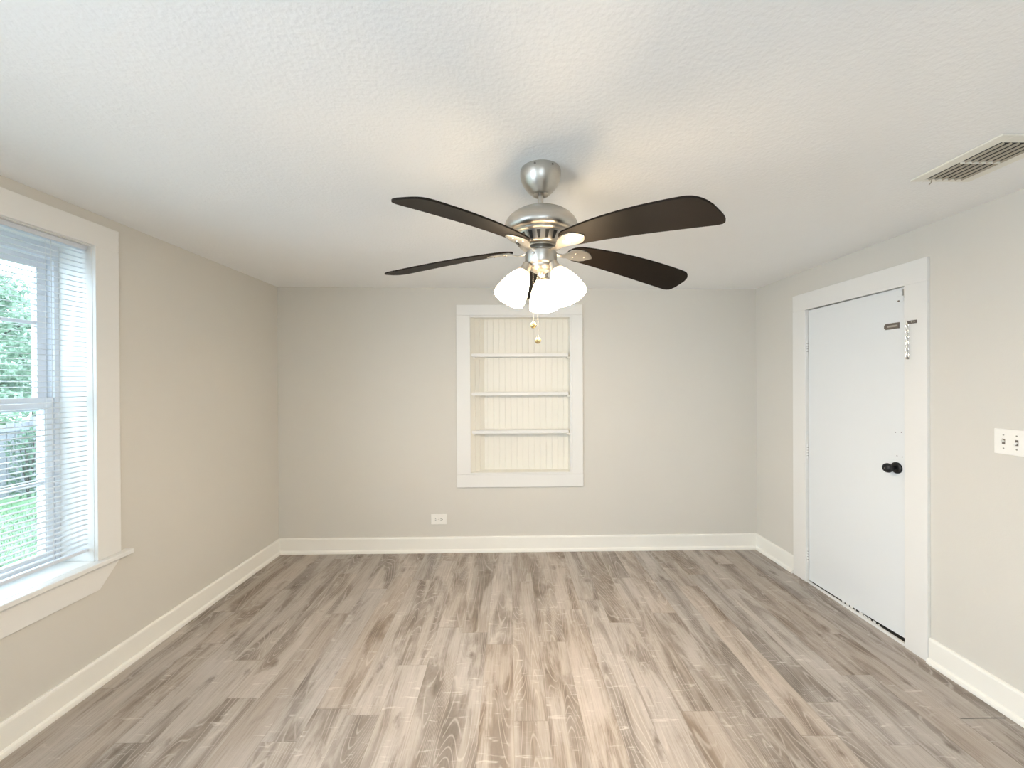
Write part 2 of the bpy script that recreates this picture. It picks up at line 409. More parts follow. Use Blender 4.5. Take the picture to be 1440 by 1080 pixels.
# casing: two side boards and a head board
box(bm, -3.038, -2.9105, -ct, 0, 0, 2.035); box(bm, -2.184, -2.064, -ct, 0, 0, 2.035); box(bm, -3.038, -2.064, -ct, 0, 2.0345, 2.160)
o = place(link('trim_1', bm, MT['trim'], bevel=.0025), 'R'); tag(o, 'wide flat white casing around the white door', 'door casing', kind='structure')
bm = NB()
box(bm, -2.9245, -2.911, 0.0, .10, 0, 2.0495); box(bm, -2.911, -2.1835, 0.0, .10, 2.037, 2.0495); box(bm, -2.1835, -2.1705, 0.0, .10, 0, 2.0495)
j = link('jamb', bm, MT['trim'], parent=o, bevel=.001)
door = fit_root('door_1', 'R', -2.5475, 0.006, 0.0, 'flat white slab door with black knob on right wall', 'door', kind='structure')
hw = .3595
bm = NB()
pts = [(-hw, .016), (-.05, .019), (hw, .036), (hw, 2.033), (-hw, 2.0285)]
prism(bm, pts, 'y', 0.0, .035)
link('door_slab', bm, MT['door'], door, bevel=.0015)
for zc in (1.752, .976, .20):
    bm = NB()
    lathe(bm, [(.0058, -.05), (.0058, .05)], 14, Matrix.Translation((-hw - .004, -.007, zc)))
    lathe(bm, [(.0035, .05), (.0048, .053), (.003, .058), (0, .059)], 12, Matrix.Translation((-hw - .004, -.007, zc)))
    lathe(bm, [(.0035, -.05), (.0048, -.053), (.003, -.058), (0, -.059)], 12, Matrix.Translation((-hw - .004, -.007, zc)))
    box(bm, -hw - .019, -hw - .008, -.0065, -.004, zc - .052, zc + .052)
    h = link('hinge', bm, MT['trim'], door, smooth=True); h['label'] = 'painted butt hinge'
    bm = NB()
    for zz in (-.03, -.01, .01, .03):
        lathe(bm, [(.0061, zz - .0012), (.0061, zz + .0012)], 14, Matrix.Translation((-hw - .004, -.007, zc)))
    link('hinge_joint', bm, MT['bronze'], h)
# knob
kx, kz = .2985, .997
toR = Matrix.Rotation(R_(90), 4, 'X')     # +z of the lathe -> -y (into the room)
bm = NB(); lathe(bm, [(.0, 0), (.033, 0), (.033, .004), (.029, .009), (.016, .012), (0, .012)], 40, Matrix.Translation((kx, 0, kz)) @ toR)
k = link('knob_rosette', bm, MT['black'], door, smooth=True)
bm = NB(); lathe(bm, [(.0, .008), (.012, .010), (.0115, .030), (.014, .036), (.024, .042), (.0275, .052), (.026, .062), (.020, .069), (.010, .072), (0, .072)], 40, Matrix.Translation((kx, 0, kz)) @ toR)
link('knob', bm, MT['black'], k, smooth=True)
bm = NB(); lathe(bm, [(0, .0715), (.004, .0725), (.0035, .0732), (0, .0734)], 16, Matrix.Translation((kx, 0, kz)) @ toR); link('lock_button', bm, MT['bronze'], k, smooth=True)
# chain track on the door
bm = NB()
x0, x1, z0, z1 = .234, .317, 1.803, 1.838
box(bm, x0, x1, -.004, 0, z0, z0 + .012); box(bm, x0, x1, -.004, 0, z1 - .012, z1); box(bm, x1 - .010, x1, -.004, 0, z0 + .012, z1 - .012); box(bm, x0, x0 + .008, -.004, 0, z0 + .012, z1 - .012)
box(bm, x0 - .008, x0, -.003, 0, z0 + .007, z1 - .007)
ctk = link('chain_track', bm, MT['bronze'], door, bevel=.0008)
bm = NB(); box(bm, x0 + .008, x1 - .010, -.002, 0, z0 + .012, z1 - .012); q = link('track_slot', bm, MT['chrome'], ctk); q['label'] = 'bright slot of the chain track'
# painted latch at the top corner
bm = NB()
box(bm, .309, .336, -.008, 0, 1.985, 2.022); box(bm, .314, .3435, -.005, 0, 1.952, 1.985)
lt = link('top_latch', bm, MT['door'], door, bevel=.001)
bm = NB(); lathe(bm, [(0, 0), (.005, 0), (.004, .004), (0, .005)], 14, Matrix.Translation((.316, -.005, 1.958)) @ toR); link('latch_screw', bm, MT['bronze'], lt)
bm = NB(); box(bm, .3375, .346, -.004, 0, 1.972, 2.020); link('latch_plate', bm, MT['chrome'], lt)
for (mx, mz) in ((-2.257, 1.202), (-2.223, 1.206), (-2.248, 1.067), (-2.218, 1.066)):
    bm = NB(); lathe(bm, [(0, 0), (.0035, 0), (.003, .0006), (0, .0006)], 10, Matrix.Translation((mx + 2.5475, 0, mz)) @ toR)
    q = link('screw_hole', bm, MT['bronze'], door); q['label'] = 'leftover brown screw hole'
# threshold
bm = NB(); prism(bm, [(-2.9105, 0), (-2.184, 0), (-2.184, .016), (-2.9105, .011)], 'y', -.014, .004)
o = place(link('trim_2', bm, MT['trim'], bevel=.002), 'R'); tag(o, 'white threshold strip under the white door', 'threshold', kind='structure')
bm = NB()
random.seed(5)
for i in range(9):
    x = -2.62 + i * .032; box(bm, x, x + random.uniform(.008, .024), .0045, .0058, .013, .0135 + .012 * random.uniform(.5, 1))
q = link('draft_strip', bm, MT['trim'], o); q['label'] = 'torn remains of a draft strip'

# door chain hung from a plate on the casing
dc = fit_root('door_chain', 'R', -2.138, -ct, 1.824, 'steel security chain hanging from a plate on the door casing', 'door chain')
bm = NB(); box(bm, -.022, .024, -.006, 0, -.009, .009); pl = link('chain_plate', bm, MT['bronze'], dc, bevel=.001)
for sx in (.002, .016):
    bm = NB(); lathe(bm, [(0, 0), (.0042, 0), (.003, .002), (0, .0025)], 12, Matrix.Translation((sx, -.006, 0)) @ toR); link('plate_screw', bm, MT['chrome'], pl)
nl = 12; zt = .004; pitch_ = .0165
for i in range(nl):
    bm = NB(); zc = zt - .004 - i * pitch_; pts = []
    for kx_ in range(20):
        a = 2 * math.pi * kx_ / 20; u = .0062 * math.cos(a); vv = .0105 * math.sin(a)
        an = R_(38 if i % 2 else -42)
        pts.append((-.020 + u * math.cos(an), -.0088 + u * math.sin(an) * .9, zc + vv))
    tube(bm, pts, .0017, 6, closed=True); link('chain_link', bm, MT['chrome'], dc, smooth=True)
bm = NB(); lathe(bm, [(0, -.006), (.006, -.005), (.006, .004), (.003, .006), (0, .006)], 14, Matrix.Translation((-.020, -.0085, zt - nl * pitch_ - .004))); link('chain_end', bm, MT['bronze'], dc, smooth=True)

# ------------------------------------------------------------------ light switch, outlet, ceiling vent
sw = fit_root('light_switch', 'R', -1.731, 0, 1.2235, 'white double toggle switch plate on right wall near the door', 'light switch')
bm = NB(); box(bm, -.058, .058, -.006, 0, -.0575, .0575); link('switch_plate', bm, MT['plate'], sw, bevel=.003, seg=3)
for sx, updn in ((-.023, 1), (.023, -1)):
    bm = NB(); box(bm, sx - .0055, sx + .0055, -.0066, -.0058, -.0125, .0125); rc = link('toggle_slot', bm, MT['bronze'], sw)
    bm = NB(); tube(bm, [(sx, -.004, 0), (sx, -.011, .004 * updn), (sx, -.020, .009 * updn)], [.0045, .0042, .0034], 8); link('toggle', bm, MT['plate'], rc, smooth=True)
    for sz in (-.03, .03):
        bm = NB(); lathe(bm, [(0, 0), (.0034, 0), (.0028, .0014), (0, .0016)], 12, Matrix.Translation((sx, -.006, sz)) @ toR); link('plate_screw', bm, MT['chrome'], sw)

ou = fit_root('wall_outlet', 'B', -.634, 0, .2905, 'white horizontal outlet plate low on the back wall', 'outlet')
bm = NB(); box(bm, -.069, .069, -.006, 0, -.0445, .0445); link('outlet_plate', bm, MT['plate'], ou, bevel=.003, seg=3)
for sx in (-.024, .024):
    bm = NB()
    pts = [(sx + .0165 * math.cos(a) * 1.0, .0165 * math.sin(a) * .82) for a in [2 * math.pi * i / 24 for i in range(24)]]
    prism(bm, pts, 'y', -.0085, -.0055); rc = link('receptacle', bm, MT['plate'], ou, bevel=.0006)
    bm = NB(); box(bm, sx - .009, sx + .001, -.0092, -.0084, .0042, .0068); box(bm, sx - .009, sx + .001, -.0092, -.0084, -.0068, -.0042)
    lathe(bm, [(0, 0), (.0032, 0), (.0032, .0008), (0, .0008)], 12, Matrix.Translation((sx + .008, -.0084, 0)) @ toR)
    link('outlet_slot', bm, MT['dark'], rc)
bm = NB(); lathe(bm, [(0, 0), (.0034, 0), (.003, .0012), (0, .0014)], 12, Matrix.Translation((0, -.006, 0)) @ toR); link('plate_screw', bm, MT['chrome'], ou)

vent = bpy.data.objects.new('ceiling_vent', None); COL.objects.link(vent); vent.location = (1.797, 1.468, cz(1.797)); vent.rotation_euler = (0, math.atan(.00553), 0)
tag(vent, 'cream metal air vent with brown louvers in the ceiling', 'air vent')
bm = NB()
x0, x1, y0, y1 = -.125, .125, -.154, .154; a0, a1, b0, b1 = -.078, .084, -.112, .134
for bx in ((x0, a0, y0, y1), (a1, x1, y0, y1), (a0, a1, y0, b0), (a0, a1, b1, y1)): box(bm, bx[0], bx[1], bx[2], bx[3], -.007, 0)
box(bm, a0, a1, .006, .014, -.010, 0)
link('vent_frame', bm, MT['ventwhite'], vent, bevel=.003)
bm = NB(); box(bm, a0, a1, b0, b1, -.0012, -.0002); q = link('duct_shade_sheet', bm, MT['dark'], vent)  # black sheet stands in for the unlit duct above the louvers
nsl = 6; wdt = (a1 - a0) / nsl
for half in ((b0, .006), (.014, b1)):
    for i in range(nsl):
        bm = NB(); xc = a0 + (i + .45) * wdt
        prism(bm, [(xc + .0022, -.0112), (xc + .0010, -.0114), (xc - .0026, -.0046), (xc - .0014, -.0042)], 'y', half[0], half[1])
        link('louver', bm, MT['ventslat'], vent)
bm = NB(); tube(bm, [(-.058, b1 - .004, -.010), (-.052, b1 + .004, -.018), (-.058, b1 + .006, -.026)], .0016, 6); link('damper_lever', bm, MT['ventslat'], vent, smooth=True)

# ------------------------------------------------------------------ recessed shelves in the back wall
bk = fit_root('recessed_bookcase', 'B', 0, 0, 0.575, 'white recessed bookcase with beadboard back in the back wall', 'bookcase')
def Z(z): return z - .575
bm = NB(); c2 = .018
box(bm, -.468, .652, -c2, 0, Z(2.102), Z(2.194)); link('frame_rail', bm, MT['trim'], bk, bevel=.0018)
bm = NB(); box(bm, -.470, .655, -c2, 0, Z(.575), Z(.688)); link('frame_rail', bm, MT['trim'], bk, bevel=.0018)
bm = NB(); box(bm, -.469, -.347, -c2 + .001, 0, Z(.689), Z(2.101)); link('frame_stile', bm, MT['trim'], bk, bevel=.0018)
bm = NB(); box(bm, .556, .653, -c2 + .001, 0, Z(.689), Z(2.101)); link('frame_stile', bm, MT['trim'], bk, bevel=.0018)
bm = NB()   # inner frame lips
box(bm, -.3465, .556, -c2 + .006, .0, Z(2.083), Z(2.1015)); box(bm, .540, .5555, -c2 + .006, .0, Z(.689), Z(2.083)); box(bm, -.3465, .54, -c2 + .004, .0, Z(.689), Z(.702))
link('frame_lip', bm, MT['trim'], bk, bevel=.001)
ND = .11; SX = -.229
def bead(bm, u0, u1, z0, z1, axis, const, sgn):
    """beadboard sheet: grooves every 54 mm; axis 'x' = faces -y at y=const, axis 'y' = side wall at x=const facing sgn"""
    prof = [(u0, 0)]; sp = .0535; u = u0
    k = 0
    while u < u1 - .001:
        e = min(u + sp, u1)
        prof += ([(u + .0022, 0)] if k else []) + ([(e - .0022, 0)] if e < u1 - .001 else [])
        if e < u1 - .001: prof += [(e - .0010, .0045), (e + .0010, .0045)]
        u = e; k += 1
    prof.append((u1, 0)); back = [(u1, .012), (u0, .012)]
    pts = prof + back
    if axis == 'x': prism(bm, [(a, const + b) for a, b in pts], 'z', z0, z1)
    else: prism(bm, [(const - sgn * b, a) for a, b in pts], 'z', z0, z1)
bm = NB(); bead(bm, -.359, .552, Z(.688), Z(2.1), 'x', ND, 1); link('beadboard_back', bm, MT['bead'], bk)
bm = NB(); bead(bm, 0.0, math.hypot(SX + .347, ND), Z(.688), Z(2.1), 'x', 0.0, 1)
bmesh.ops.transform(bm, matrix=Matrix.Translation((-.347, .0, 0)) @ Matrix.Rotation(math.atan2(ND, SX + .347), 4, 'Z'), verts=bm.verts)
link('side_panel', bm, MT['bead'], bk)
bm = NB(); bead(bm, 0.0, ND, Z(.688), Z(2.1), 'y', .540, -1); link('side_panel', bm, MT['bead'], bk)
bm = NB(); box(bm, -.3595, .5525, 0, ND + .012, Z(2.0835), Z(2.0995)); link('top_panel', bm, MT['bead'], bk)
bm = NB(); box(bm, -.3595, .5525, 0, ND + .012, Z(.6885), Z(.703)); link('bottom_panel', bm, MT['bead'], bk)
for zc, tl in ((1.748, .003), (1.403, -.001), (1.061, -.001)):
    bm = NB(); prism(bm, [(-.338, .006), (.528, .006), (.528, ND), (SX + .004, ND)], 'z', Z(zc - .014), Z(zc + .014)); s_ = link('shelf', bm, MT['trim'], bk, bevel=.0015)
    for q_ in ([(-.326, .02), (-.308, .02), (SX + .008, ND - .01), (SX - .010, ND - .01)], [(.522, .02), (.540, .02), (.540, ND - .01), (.522, ND - .01)]):
        bm = NB(); prism(bm, q_, 'z', Z(zc - .030), Z(zc - .0142)); link('shelf_cleat', bm, MT['bead'], s_)

# ------------------------------------------------------------------ window
X0, X1, Z0, Z1 = WIN
wn = fit_root('window_1', 'L', (X0 + X1) / 2, 0, Z0, 'white double hung window with flat casing on left wall', 'window', kind='structure')
xm = (X0 + X1) / 2
def wx(x): return x - xm
def wz(z): return z - Z0
bm = NB()
box(bm, wx(X0 - .113), wx(X0), -.018, 0, wz(.6255), wz(2.191)); box(bm, wx(X1 - .002), wx(X1 + .113), -.018, 0, wz(.6255), wz(2.191)); box(bm, wx(X0 - .113), wx(X1 + .113), -.018, 0, wz(2.1905), wz(2.303))
link('window_casing', bm, MT['trim'], wn, bevel=.002)
bm = NB(); box(bm, wx(X0 - .152), wx(X1 + .152), -.050, .0, wz(.602), wz(.625)); box(bm, wx(X0), wx(X1), 0, .168, wz(.602), wz(.625)); link('window_stool', bm, MT['trim'], wn, bevel=.004, seg=3)
bm = NB(); prism(bm, [(wx(X0 - .12), wz(.6018)), (wx(X0 - .006), wz(.478)), (wx(X1 + .006), wz(.478)), (wx(X1 + .12), wz(.6018))], 'y', -.018, 0); link('window_apron', bm, MT['trim'], wn, bevel=.002)
bm = NB()   # reveal lining
box(bm, wx(X0) - .001, wx(X0) + .012, .0, .26, wz(.6252), wz(Z1)); box(bm, wx(X1) - .003, wx(X1) + .001, .0, .26, wz(.6252), wz(Z1)); box(bm, wx(X0) + .012, wx(X1) - .003, .0, .26, wz(Z1 - .004), wz(Z1 + .001))
link('window_jamb', bm, MT['trim'], wn)
bm = NB()   # frame around both sashes
fx0, fx1 = X0 + .012, X1 - .003
box(bm, wx(fx0), wx(fx0 + .02), 0.166, .26, wz(.6252), wz(2.193)); box(bm, wx(fx1 - .02), wx(fx1), 0.166, .26, wz(.6252), wz(2.193)); box(bm, wx(fx0 + .02), wx(fx1 - .02), 0.166, .26, wz(2.12), wz(2.193)); box(bm, wx(fx0 + .02), wx(fx1 - .02), 0.166, .26, wz(.6252), wz(.64))
link('window_frame', bm, MT['vinyl'], wn, bevel=.001)
def sash(z0, z1, y, bar):
    bm = NB(); a, b = fx0 + .0205, fx1 - .0205; st = .038
    box(bm, wx(a), wx(a + st), y, y + .028, wz(z0), wz(z1)); box(bm, wx(b - st), wx(b), y, y + .028, wz(z0), wz(z1))
    box(bm, wx(a + st), wx(b - st), y, y + .028, wz(z0), wz(z0 + .05)); box(bm, wx(a + st), wx(b - st), y, y + .028, wz(z1 - .05), wz(z1))
    s = link('sash', bm, MT['vinyl'], wn, bevel=.0015)
    bm = NB(); box(bm, wx(a + st), wx(b - st), y + .006, y + .022, wz(bar - .009), wz(bar + .009)); link('muntin', bm, MT['vinyl'], s)
    bm = NB(); box(bm, wx(a + st), wx(b - st), y + .012, y + .016, wz(z0 + .05), wz(z1 - .05)); link('glass_pane', bm, MT['glass'], s)
sash(1.376, 2.119, .205, 1.80)
sash(.641, 1.44, .172, 1.03)

# mini blind
bl = fit_root('window_blind', 'L', xm, .036, Z0, 'white slatted mini blind lowered inside the left window', 'blind')
BX0, BX1 = wx(X0 + .018), wx(1.9485)
bm = NB(); box(bm, BX0, BX1, -.018, .016, wz(2.164), wz(2.186)); link('headrail', bm, MT['vinyl'], bl, bevel=.002)
zs_ = []; z = 2.148
while z > .71: zs_.append(z); z -= .0243
me0 = None
for i, z in enumerate(zs_):
    if me0 is None:
        bm = NB(); hwid = .0125; pts = []
        for k in range(7):
            u = -1 + 2 * k / 6; pts.append((u * hwid, .0022 * (1 - u * u)))
        lower = [(a, b - .0007) for a, b in reversed(pts)]
        ca, sa = math.cos(R_(4)), math.sin(R_(4))
        pp = [(a * ca - b * sa, a * sa + b * ca) for a, b in pts + lower]
        prism(bm, pp, 'x', BX0, BX1); o = link('slat', bm, MT['slat'], bl, smooth=True); me0 = o.data
    else:
        o = bpy.data.objects.new('slat', me0); COL.objects.link(o); o.parent = bl
    o.location = (0, 0, wz(z))
bm = NB(); box(bm, BX0, BX1, -.012, .012, wz(.676), wz(.692)); link('bottom_rail', bm, MT['vinyl'], bl, bevel=.003)
for cx in (wx(1.80), wx(X0 + .15)):
    for (dy, nm) in ((-.0135, 'ladder_cord'), (.0135, 'ladder_cord'), (0.0, 'lift_cord')):
        bm = NB(); tube(bm, [(cx + (0 if dy else .012), dy, wz(2.164)), (cx + (0 if dy else .012), dy, wz(.684))], .0009 if dy else .0011, 6); link(nm, bm, MT['slat'], bl)

# ------------------------------------------------------------------ ceiling fan
FX, FY = .128, 1.56; FZ = cz(FX)
fan = bpy.data.objects.new('ceiling_fan', None); COL.objects.link(fan); fan.location = (FX, FY, FZ)
tag(fan, 'nickel ceiling fan with five dark blades and three lit glass shades', 'ceiling fan')
bm = NB(); lathe(bm, [(0, 0), (.079, 0), (.0805, -.006), (.0805, -.022), (.076, -.042), (.066, -.062), (.052, -.080), (.038, -.093), (.034, -.097), (.030, -.098), (.026, -.094), (0, -.090)], 64); cn = link('canopy', bm, MT['nickel'], fan, smooth=True)
for a in (250, 300):
    a = R_(a); bm = NB(); lathe(bm, [(0, -.002), (.004, 0), (.004, .002), (0, .003)], 10, Matrix.Translation((.0805 * math.cos(a), .0805 * math.sin(a), -.012)) @ Matrix.Rotation(a, 4, 'Z') @ Matrix.Rotation(R_(90), 4, 'Y')); link('canopy_screw', bm, MT['bronze'], cn)
bm = NB(); lathe(bm, [(.011, -.085), (.011, -.165)], 24); link('downrod', bm, MT['nickel'], fan, smooth=True)
# dome housing
pr = [(0, -.152), (.022, -.152), (.026, -.155)]
for i in range(15):
    t = R_(80 - i * 80 / 14); pr.append((.147 * math.cos(t) if i else .045, -.235 + .083 * math.sin(t)))
pr += [(.147, -.243), (.143, -.252), (.137, -.257), (.130, -.259), (.120, -.259), (.118, -.257), (.0, -.257)]
bm = NB(); lathe(bm, pr, 80); link('motor_housing', bm, MT['nickel'], fan, smooth=True)
bm = NB(); lathe(bm, [(.0, -.2575), (.119, -.2575), (.119, -.264), (.114, -.268), (.110, -.268), (.0, -.268)], 72); link('trim_ring', bm, MT['nickel'], fan, smooth=True)
# vented ring
bm = NB(); lathe(bm, [(0, -.268), (.108, -.268), (.106, -.272), (.087, -.300), (.084, -.304), (.078, -.306), (.066, -.3065), (0, -.3065)], 72); vr = link('vent_ring', bm, MT['nickel'], fan, smooth=True)
bm = NB(); ns = 20
for i in range(ns):
    a = 2 * math.pi * (i + .5) / ns
    ca, sa = math.cos(a), math.sin(a)
    def P(r, t, z): return Vector((r * ca - t * sa, r * sa + t * ca, z))
    q = [P(.1065, -.0075, -.2735), P(.1065, .0075, -.2735), P(.0890, .0045, -.298), P(.0890, -.0045, -.298)]
    A = [bm.verts.new(p) for p in q]; B = [bm.verts.new(p + Vector((-.006 * ca, -.006 * sa, .004))) for p in q]
    bm.faces.new(A); bm.faces.new(B[::-1])
    for k in range(4): bm.faces.new((A[k], A[(k + 1) % 4], B[(k + 1) % 4], B[k]))
q = link('vent_slot', bm, MT['dark'], vr); q['label'] = 'dark slots around the motor'
bm = NB(); lathe(bm, [(0, -.306), (.062, -.306), (.062, -.310), (.034, -.312), (.034, -.328), (0, -.328)], 48); link('flywheel', bm, MT['nickel'], fan, smooth=True)
bm = NB(); lathe(bm, [(0, -.327), (.060, -.327), (.0635, -.330), (.0635, -.372), (.060, -.377), (.056, -.379), (0, -.379)], 64); sh = link('switch_housing', bm, MT['nickel'], fan, smooth=True)
bm = NB(); lathe(bm, [(0, -.3785), (.050, -.3785), (.049, -.386), (.042, -.396), (.030, -.403), (.016, -.408), (.010, -.416), (0, -.418)], 48); link('light_fitter', bm, MT['nickel'], fan, smooth=True)
# blades and irons
A0 = -.5; droops = [.045, .080, .085, .060, .040]
def hwid(s):   # half widths along the blade
    return .044 + .032 * math.sin(min(1, s / .85) * math.pi / 2)
for k in range(5):
    az = R_(A0 + 72 * k); er = Vector((math.sin(az), math.cos(az), 0)); et = Vector((math.cos(az), -math.sin(az), 0))   # et = clockwise
    dr = droops[k]; r0, r1 = .118, .69; tp = math.tan(R_(13))
    def bp(r, u, lift=0.0):
        s = (r - r0) / (r1 - r0)
        return er * r + et * u + Vector((0, 0, -.314 - dr * max(0, s) ** 1.5 + tp * u + lift))
    bm = NB(); top = []; bot = []; ns_ = 34; nu = 8
    for i in range(ns_ + 1):
        s = .5 - .5 * math.cos(math.pi * i / ns_); r = r0 + (r1 - r0) * s; h = hwid(s)
        d0 = (r - r0) / .050
        if d0 < 1: h *= math.sqrt(max(0.02, 1 - (1 - d0) ** 2))
        d1 = (r1 - r) / .060
        hp = hn = h
        if d1 < 1:
            e = max(.02, 1 - (1 - d1) ** 2.6) ** (1 / 2.6); hp = h * e; hn = h * max(.02, 1 - (1 - d1) ** 4) ** .25
        row_t, row_b = [], []
        for j_ in range(nu + 1):
            u = -hn + (hp + hn) * j_ / nu
            p = bp(r, u)
            row_t.append(bm.verts.new(p + Vector((0, 0, .003)))); row_b.append(bm.verts.new(p - Vector((0, 0, .003))))
        top.append(row_t); bot.append(row_b)
    for i in range(ns_):
        for j_ in range(nu):
            bm.faces.new((top[i][j_], top[i + 1][j_], top[i + 1][j_ + 1], top[i][j_ + 1])); bm.faces.new((bot[i][j_], bot[i][j_ + 1], bot[i + 1][j_ + 1], bot[i + 1][j_]))
        for j_ in (0, nu): bm.faces.new((top[i][j_], top[i + 1][j_], bot[i + 1][j_], bot[i][j_]))
    for i in (0, ns_):
        for j_ in range(nu): bm.faces.new((top[i][j_], top[i][j_ + 1], bot[i][j_ + 1], bot[i][j_]))
    bld = link('blade', bm, MT['blade'], fan, smooth=True)
    # iron: arm from the flywheel widening into a leaf under the blade
    bm = NB(); prof = [(.034, .011, -.320, .006), (.055, .010, -.323, .006), (.075, .009, -.328, .006), (.092, .010, -.330, .006), (.108, .018, -.326, .0055), (.125, .027, None, .005), (.145, .034, None, .0045), (.165, .037, None, .004), (.187, .035, None, .004), (.205, .027, None, .0035), (.216, .017, None, .003), (.228, .003, None, .003)]
    rows = []
    for (r, hw_, zz, th) in prof:
        ring = []
        us = [-1, -.55, 0, .55, 1]
        for side in (0, 1):
            seq = us if side == 0 else us[::-1]
            for u in seq:
                if zz is None:
                    p = bp(r, u * hw_, -.0032 - (th if side == 0 else 0) - (0.0025 * (1 - abs(u)) if side == 0 else 0))
                else:
                    p = er * r + et * (u * hw_) + Vector((0, 0, zz + tp * u * hw_ * min(1, (r - .03) / .08) + (-th * (1 - .5 * abs(u)) if side == 0 else th * .3)))
                ring.append(bm.verts.new(p))
        rows.append(ring)
    for a_, b_ in zip(rows[:-1], rows[1:]):
        n = len(a_)
        for i in range(n): bm.faces.new((a_[i], a_[(i + 1) % n], b_[(i + 1) % n], b_[i]))
    bm.faces.new(rows[0]); bm.faces.new(rows[-1])
    ir = link('blade_iron', bm, MT['nickel'], bld, smooth=True, angle=35)
    for (r, u) in ((.150, .014), (.150, -.014), (.195, 0)):
        bm = NB(); lathe(bm, [(.0045, .003), (.0042, 0), (.002, -.0015), (0, -.0018)], 10, Matrix.Translation(bp(r, u, -.010)))
        link('blade_screw', bm, MT['chrome'], bld, smooth=True)
# light kit
shade_prof = [(0.0, .024), (.010, .027), (.022, .034), (.042, .0435), (.066, .052), (.092, .059), (.116, .0625), (.134, .0635)]
for k in range(3):
    az = R_(10 + 120 * k); er = Vector((math.sin(az), math.cos(az), 0))
    tilt = R_(30); d = (er * math.sin(tilt) + Vector((0, 0, -math.cos(tilt)))).normalized()
    p0 = er * .047 + Vector((0, 0, -.362))
    rot = d.to_track_quat('Z', 'Y').to_matrix().to_4x4()
    T = Matrix.Translation(p0) @ rot
    bm = NB(); lathe(bm, [(0, .0), (.012, .001), (.0125, .018), (.0185, .021), (.0195, .046), (.0255, .050), (.0262, .058), (.0, .058)], 28, T); so = link('lamp_socket', bm, MT['nickel'], fan, smooth=True)
    Ts = T @ Matrix.Translation((0, 0, .050))
    bm = NB(); outer = [(r, z) for z, r in shade_prof]; inner = [(r - .0032, z) for z, r in reversed(shade_prof)]
    lathe(bm, outer + inner, 48, close=False)
    ls = link('lamp_shade', bm, MT['shade'], so, smooth=True); ls.matrix_local = Ts
    bm = NB(); prb = [(0, .010), (.012, .012), (.013, .030)] + [(.0225 * math.sin(R_(t)), .062 - .0225 * math.cos(R_(t))) for t in range(40, 181, 20)]
    lathe(bm, prb, 24, Ts); link('light_bulb', bm, MT['bulb'], so, smooth=True)
    ld = bpy.data.lights.new('bulb_light', 'POINT'); ld.energy = LAMP_W; ld.color = LAMP_COL; ld.shadow_soft_size = .03
    lo = bpy.data.objects.new('bulb_light', ld); COL.objects.link(lo); lo.location = fan.location + (Ts @ Vector((0, 0, .105)))
# pull chains
for (dx, dy, zb, zt) in ((-.034, -.0565, -.624, -.345), (-.018, -.063, -.684, -.378)):
    bm = NB(); nb = int((zt - zb) / .0085)
    tube(bm, [(dx * 1.02, dy * 1.02, zt), (dx * 1.03, dy * 1.05, zt - .004), (dx * 1.03, dy * 1.05, zb + .012)], .0008, 6)
    for i in range(nb):
        c = Matrix.Translation((dx * 1.03, dy * 1.05, zt - .006 - i * .0085)); 
        if zt - .006 - i * .0085 < zb + .016: break
        bmesh.ops.create_icosphere(bm, subdivisions=1, radius=.0017, matrix=c)
    ch = link('pull_chain', bm, MT['nickel'], fan, smooth=True)
    bm = NB(); T = Matrix.Translation((dx * 1.03, dy * 1.05, zb))
    bmesh.ops.create_icosphere(bm, subdivisions=2, radius=.0125, matrix=T)
    pb = link('pull_ball', bm, MT['amber'], ch); pb['label'] = 'faceted amber glass ball'
    bm = NB(); lathe(bm, [(0, .020), (.002, .020), (.0035, .014), (.004, .011), (0, .011)], 12, T); link('ball_cap', bm, MT['bronze'], ch)
    if zt > -.36:
        bm = NB(); lathe(bm, [(0, 0), (.0045, 0), (.0045, .003), (.002, .004), (0, .004)], 12, Matrix.Translation((dx, dy, zt)) @ Matrix.Rotation(math.atan2(dy, dx), 4, 'Z') @ Matrix.Rotation(R_(90), 4, 'Y')); link('chain_eyelet', bm, MT['chrome'], sh, smooth=True)

# ------------------------------------------------------------------ outside the window
GZ = -.9
bm = NB()
gx = [(-34, -.2), (-2.6, -.2), (-2.6, 40), (-34, 40)]
bm.faces.new([bm.verts.new((x, y, GZ)) for x, y in gx])
lw = link('lawn', bm, MT['grass']); tag(lw, 'green lawn outside the window in front of the fence', 'lawn', kind='structure')
random.seed(3)
bm = NB()
for i in range(9000):
    t = random.random(); x = -3.2 - 7.2 * random.random(); y = -x * random.uniform(.6, .95) + random.uniform(-.6, .6)
    if abs(x + 10.2) < .5 and abs(y - 8.35) < .5: continue
    h = random.uniform(.03, .08); a = random.uniform(0, 6.28); wd = .006
    p = Vector((x, y, GZ)); u = Vector((math.cos(a), math.sin(a), 0)) * wd; l = Vector((random.uniform(-.03, .03), random.uniform(-.03, .03), h))
    bm.faces.new([bm.verts.new(p - u), bm.verts.new(p + u), bm.verts.new(p + l)])
tag(link('grass', bm, MT['grass']), 'grass blades standing on the lawn outside the window', 'grass', kind='stuff')

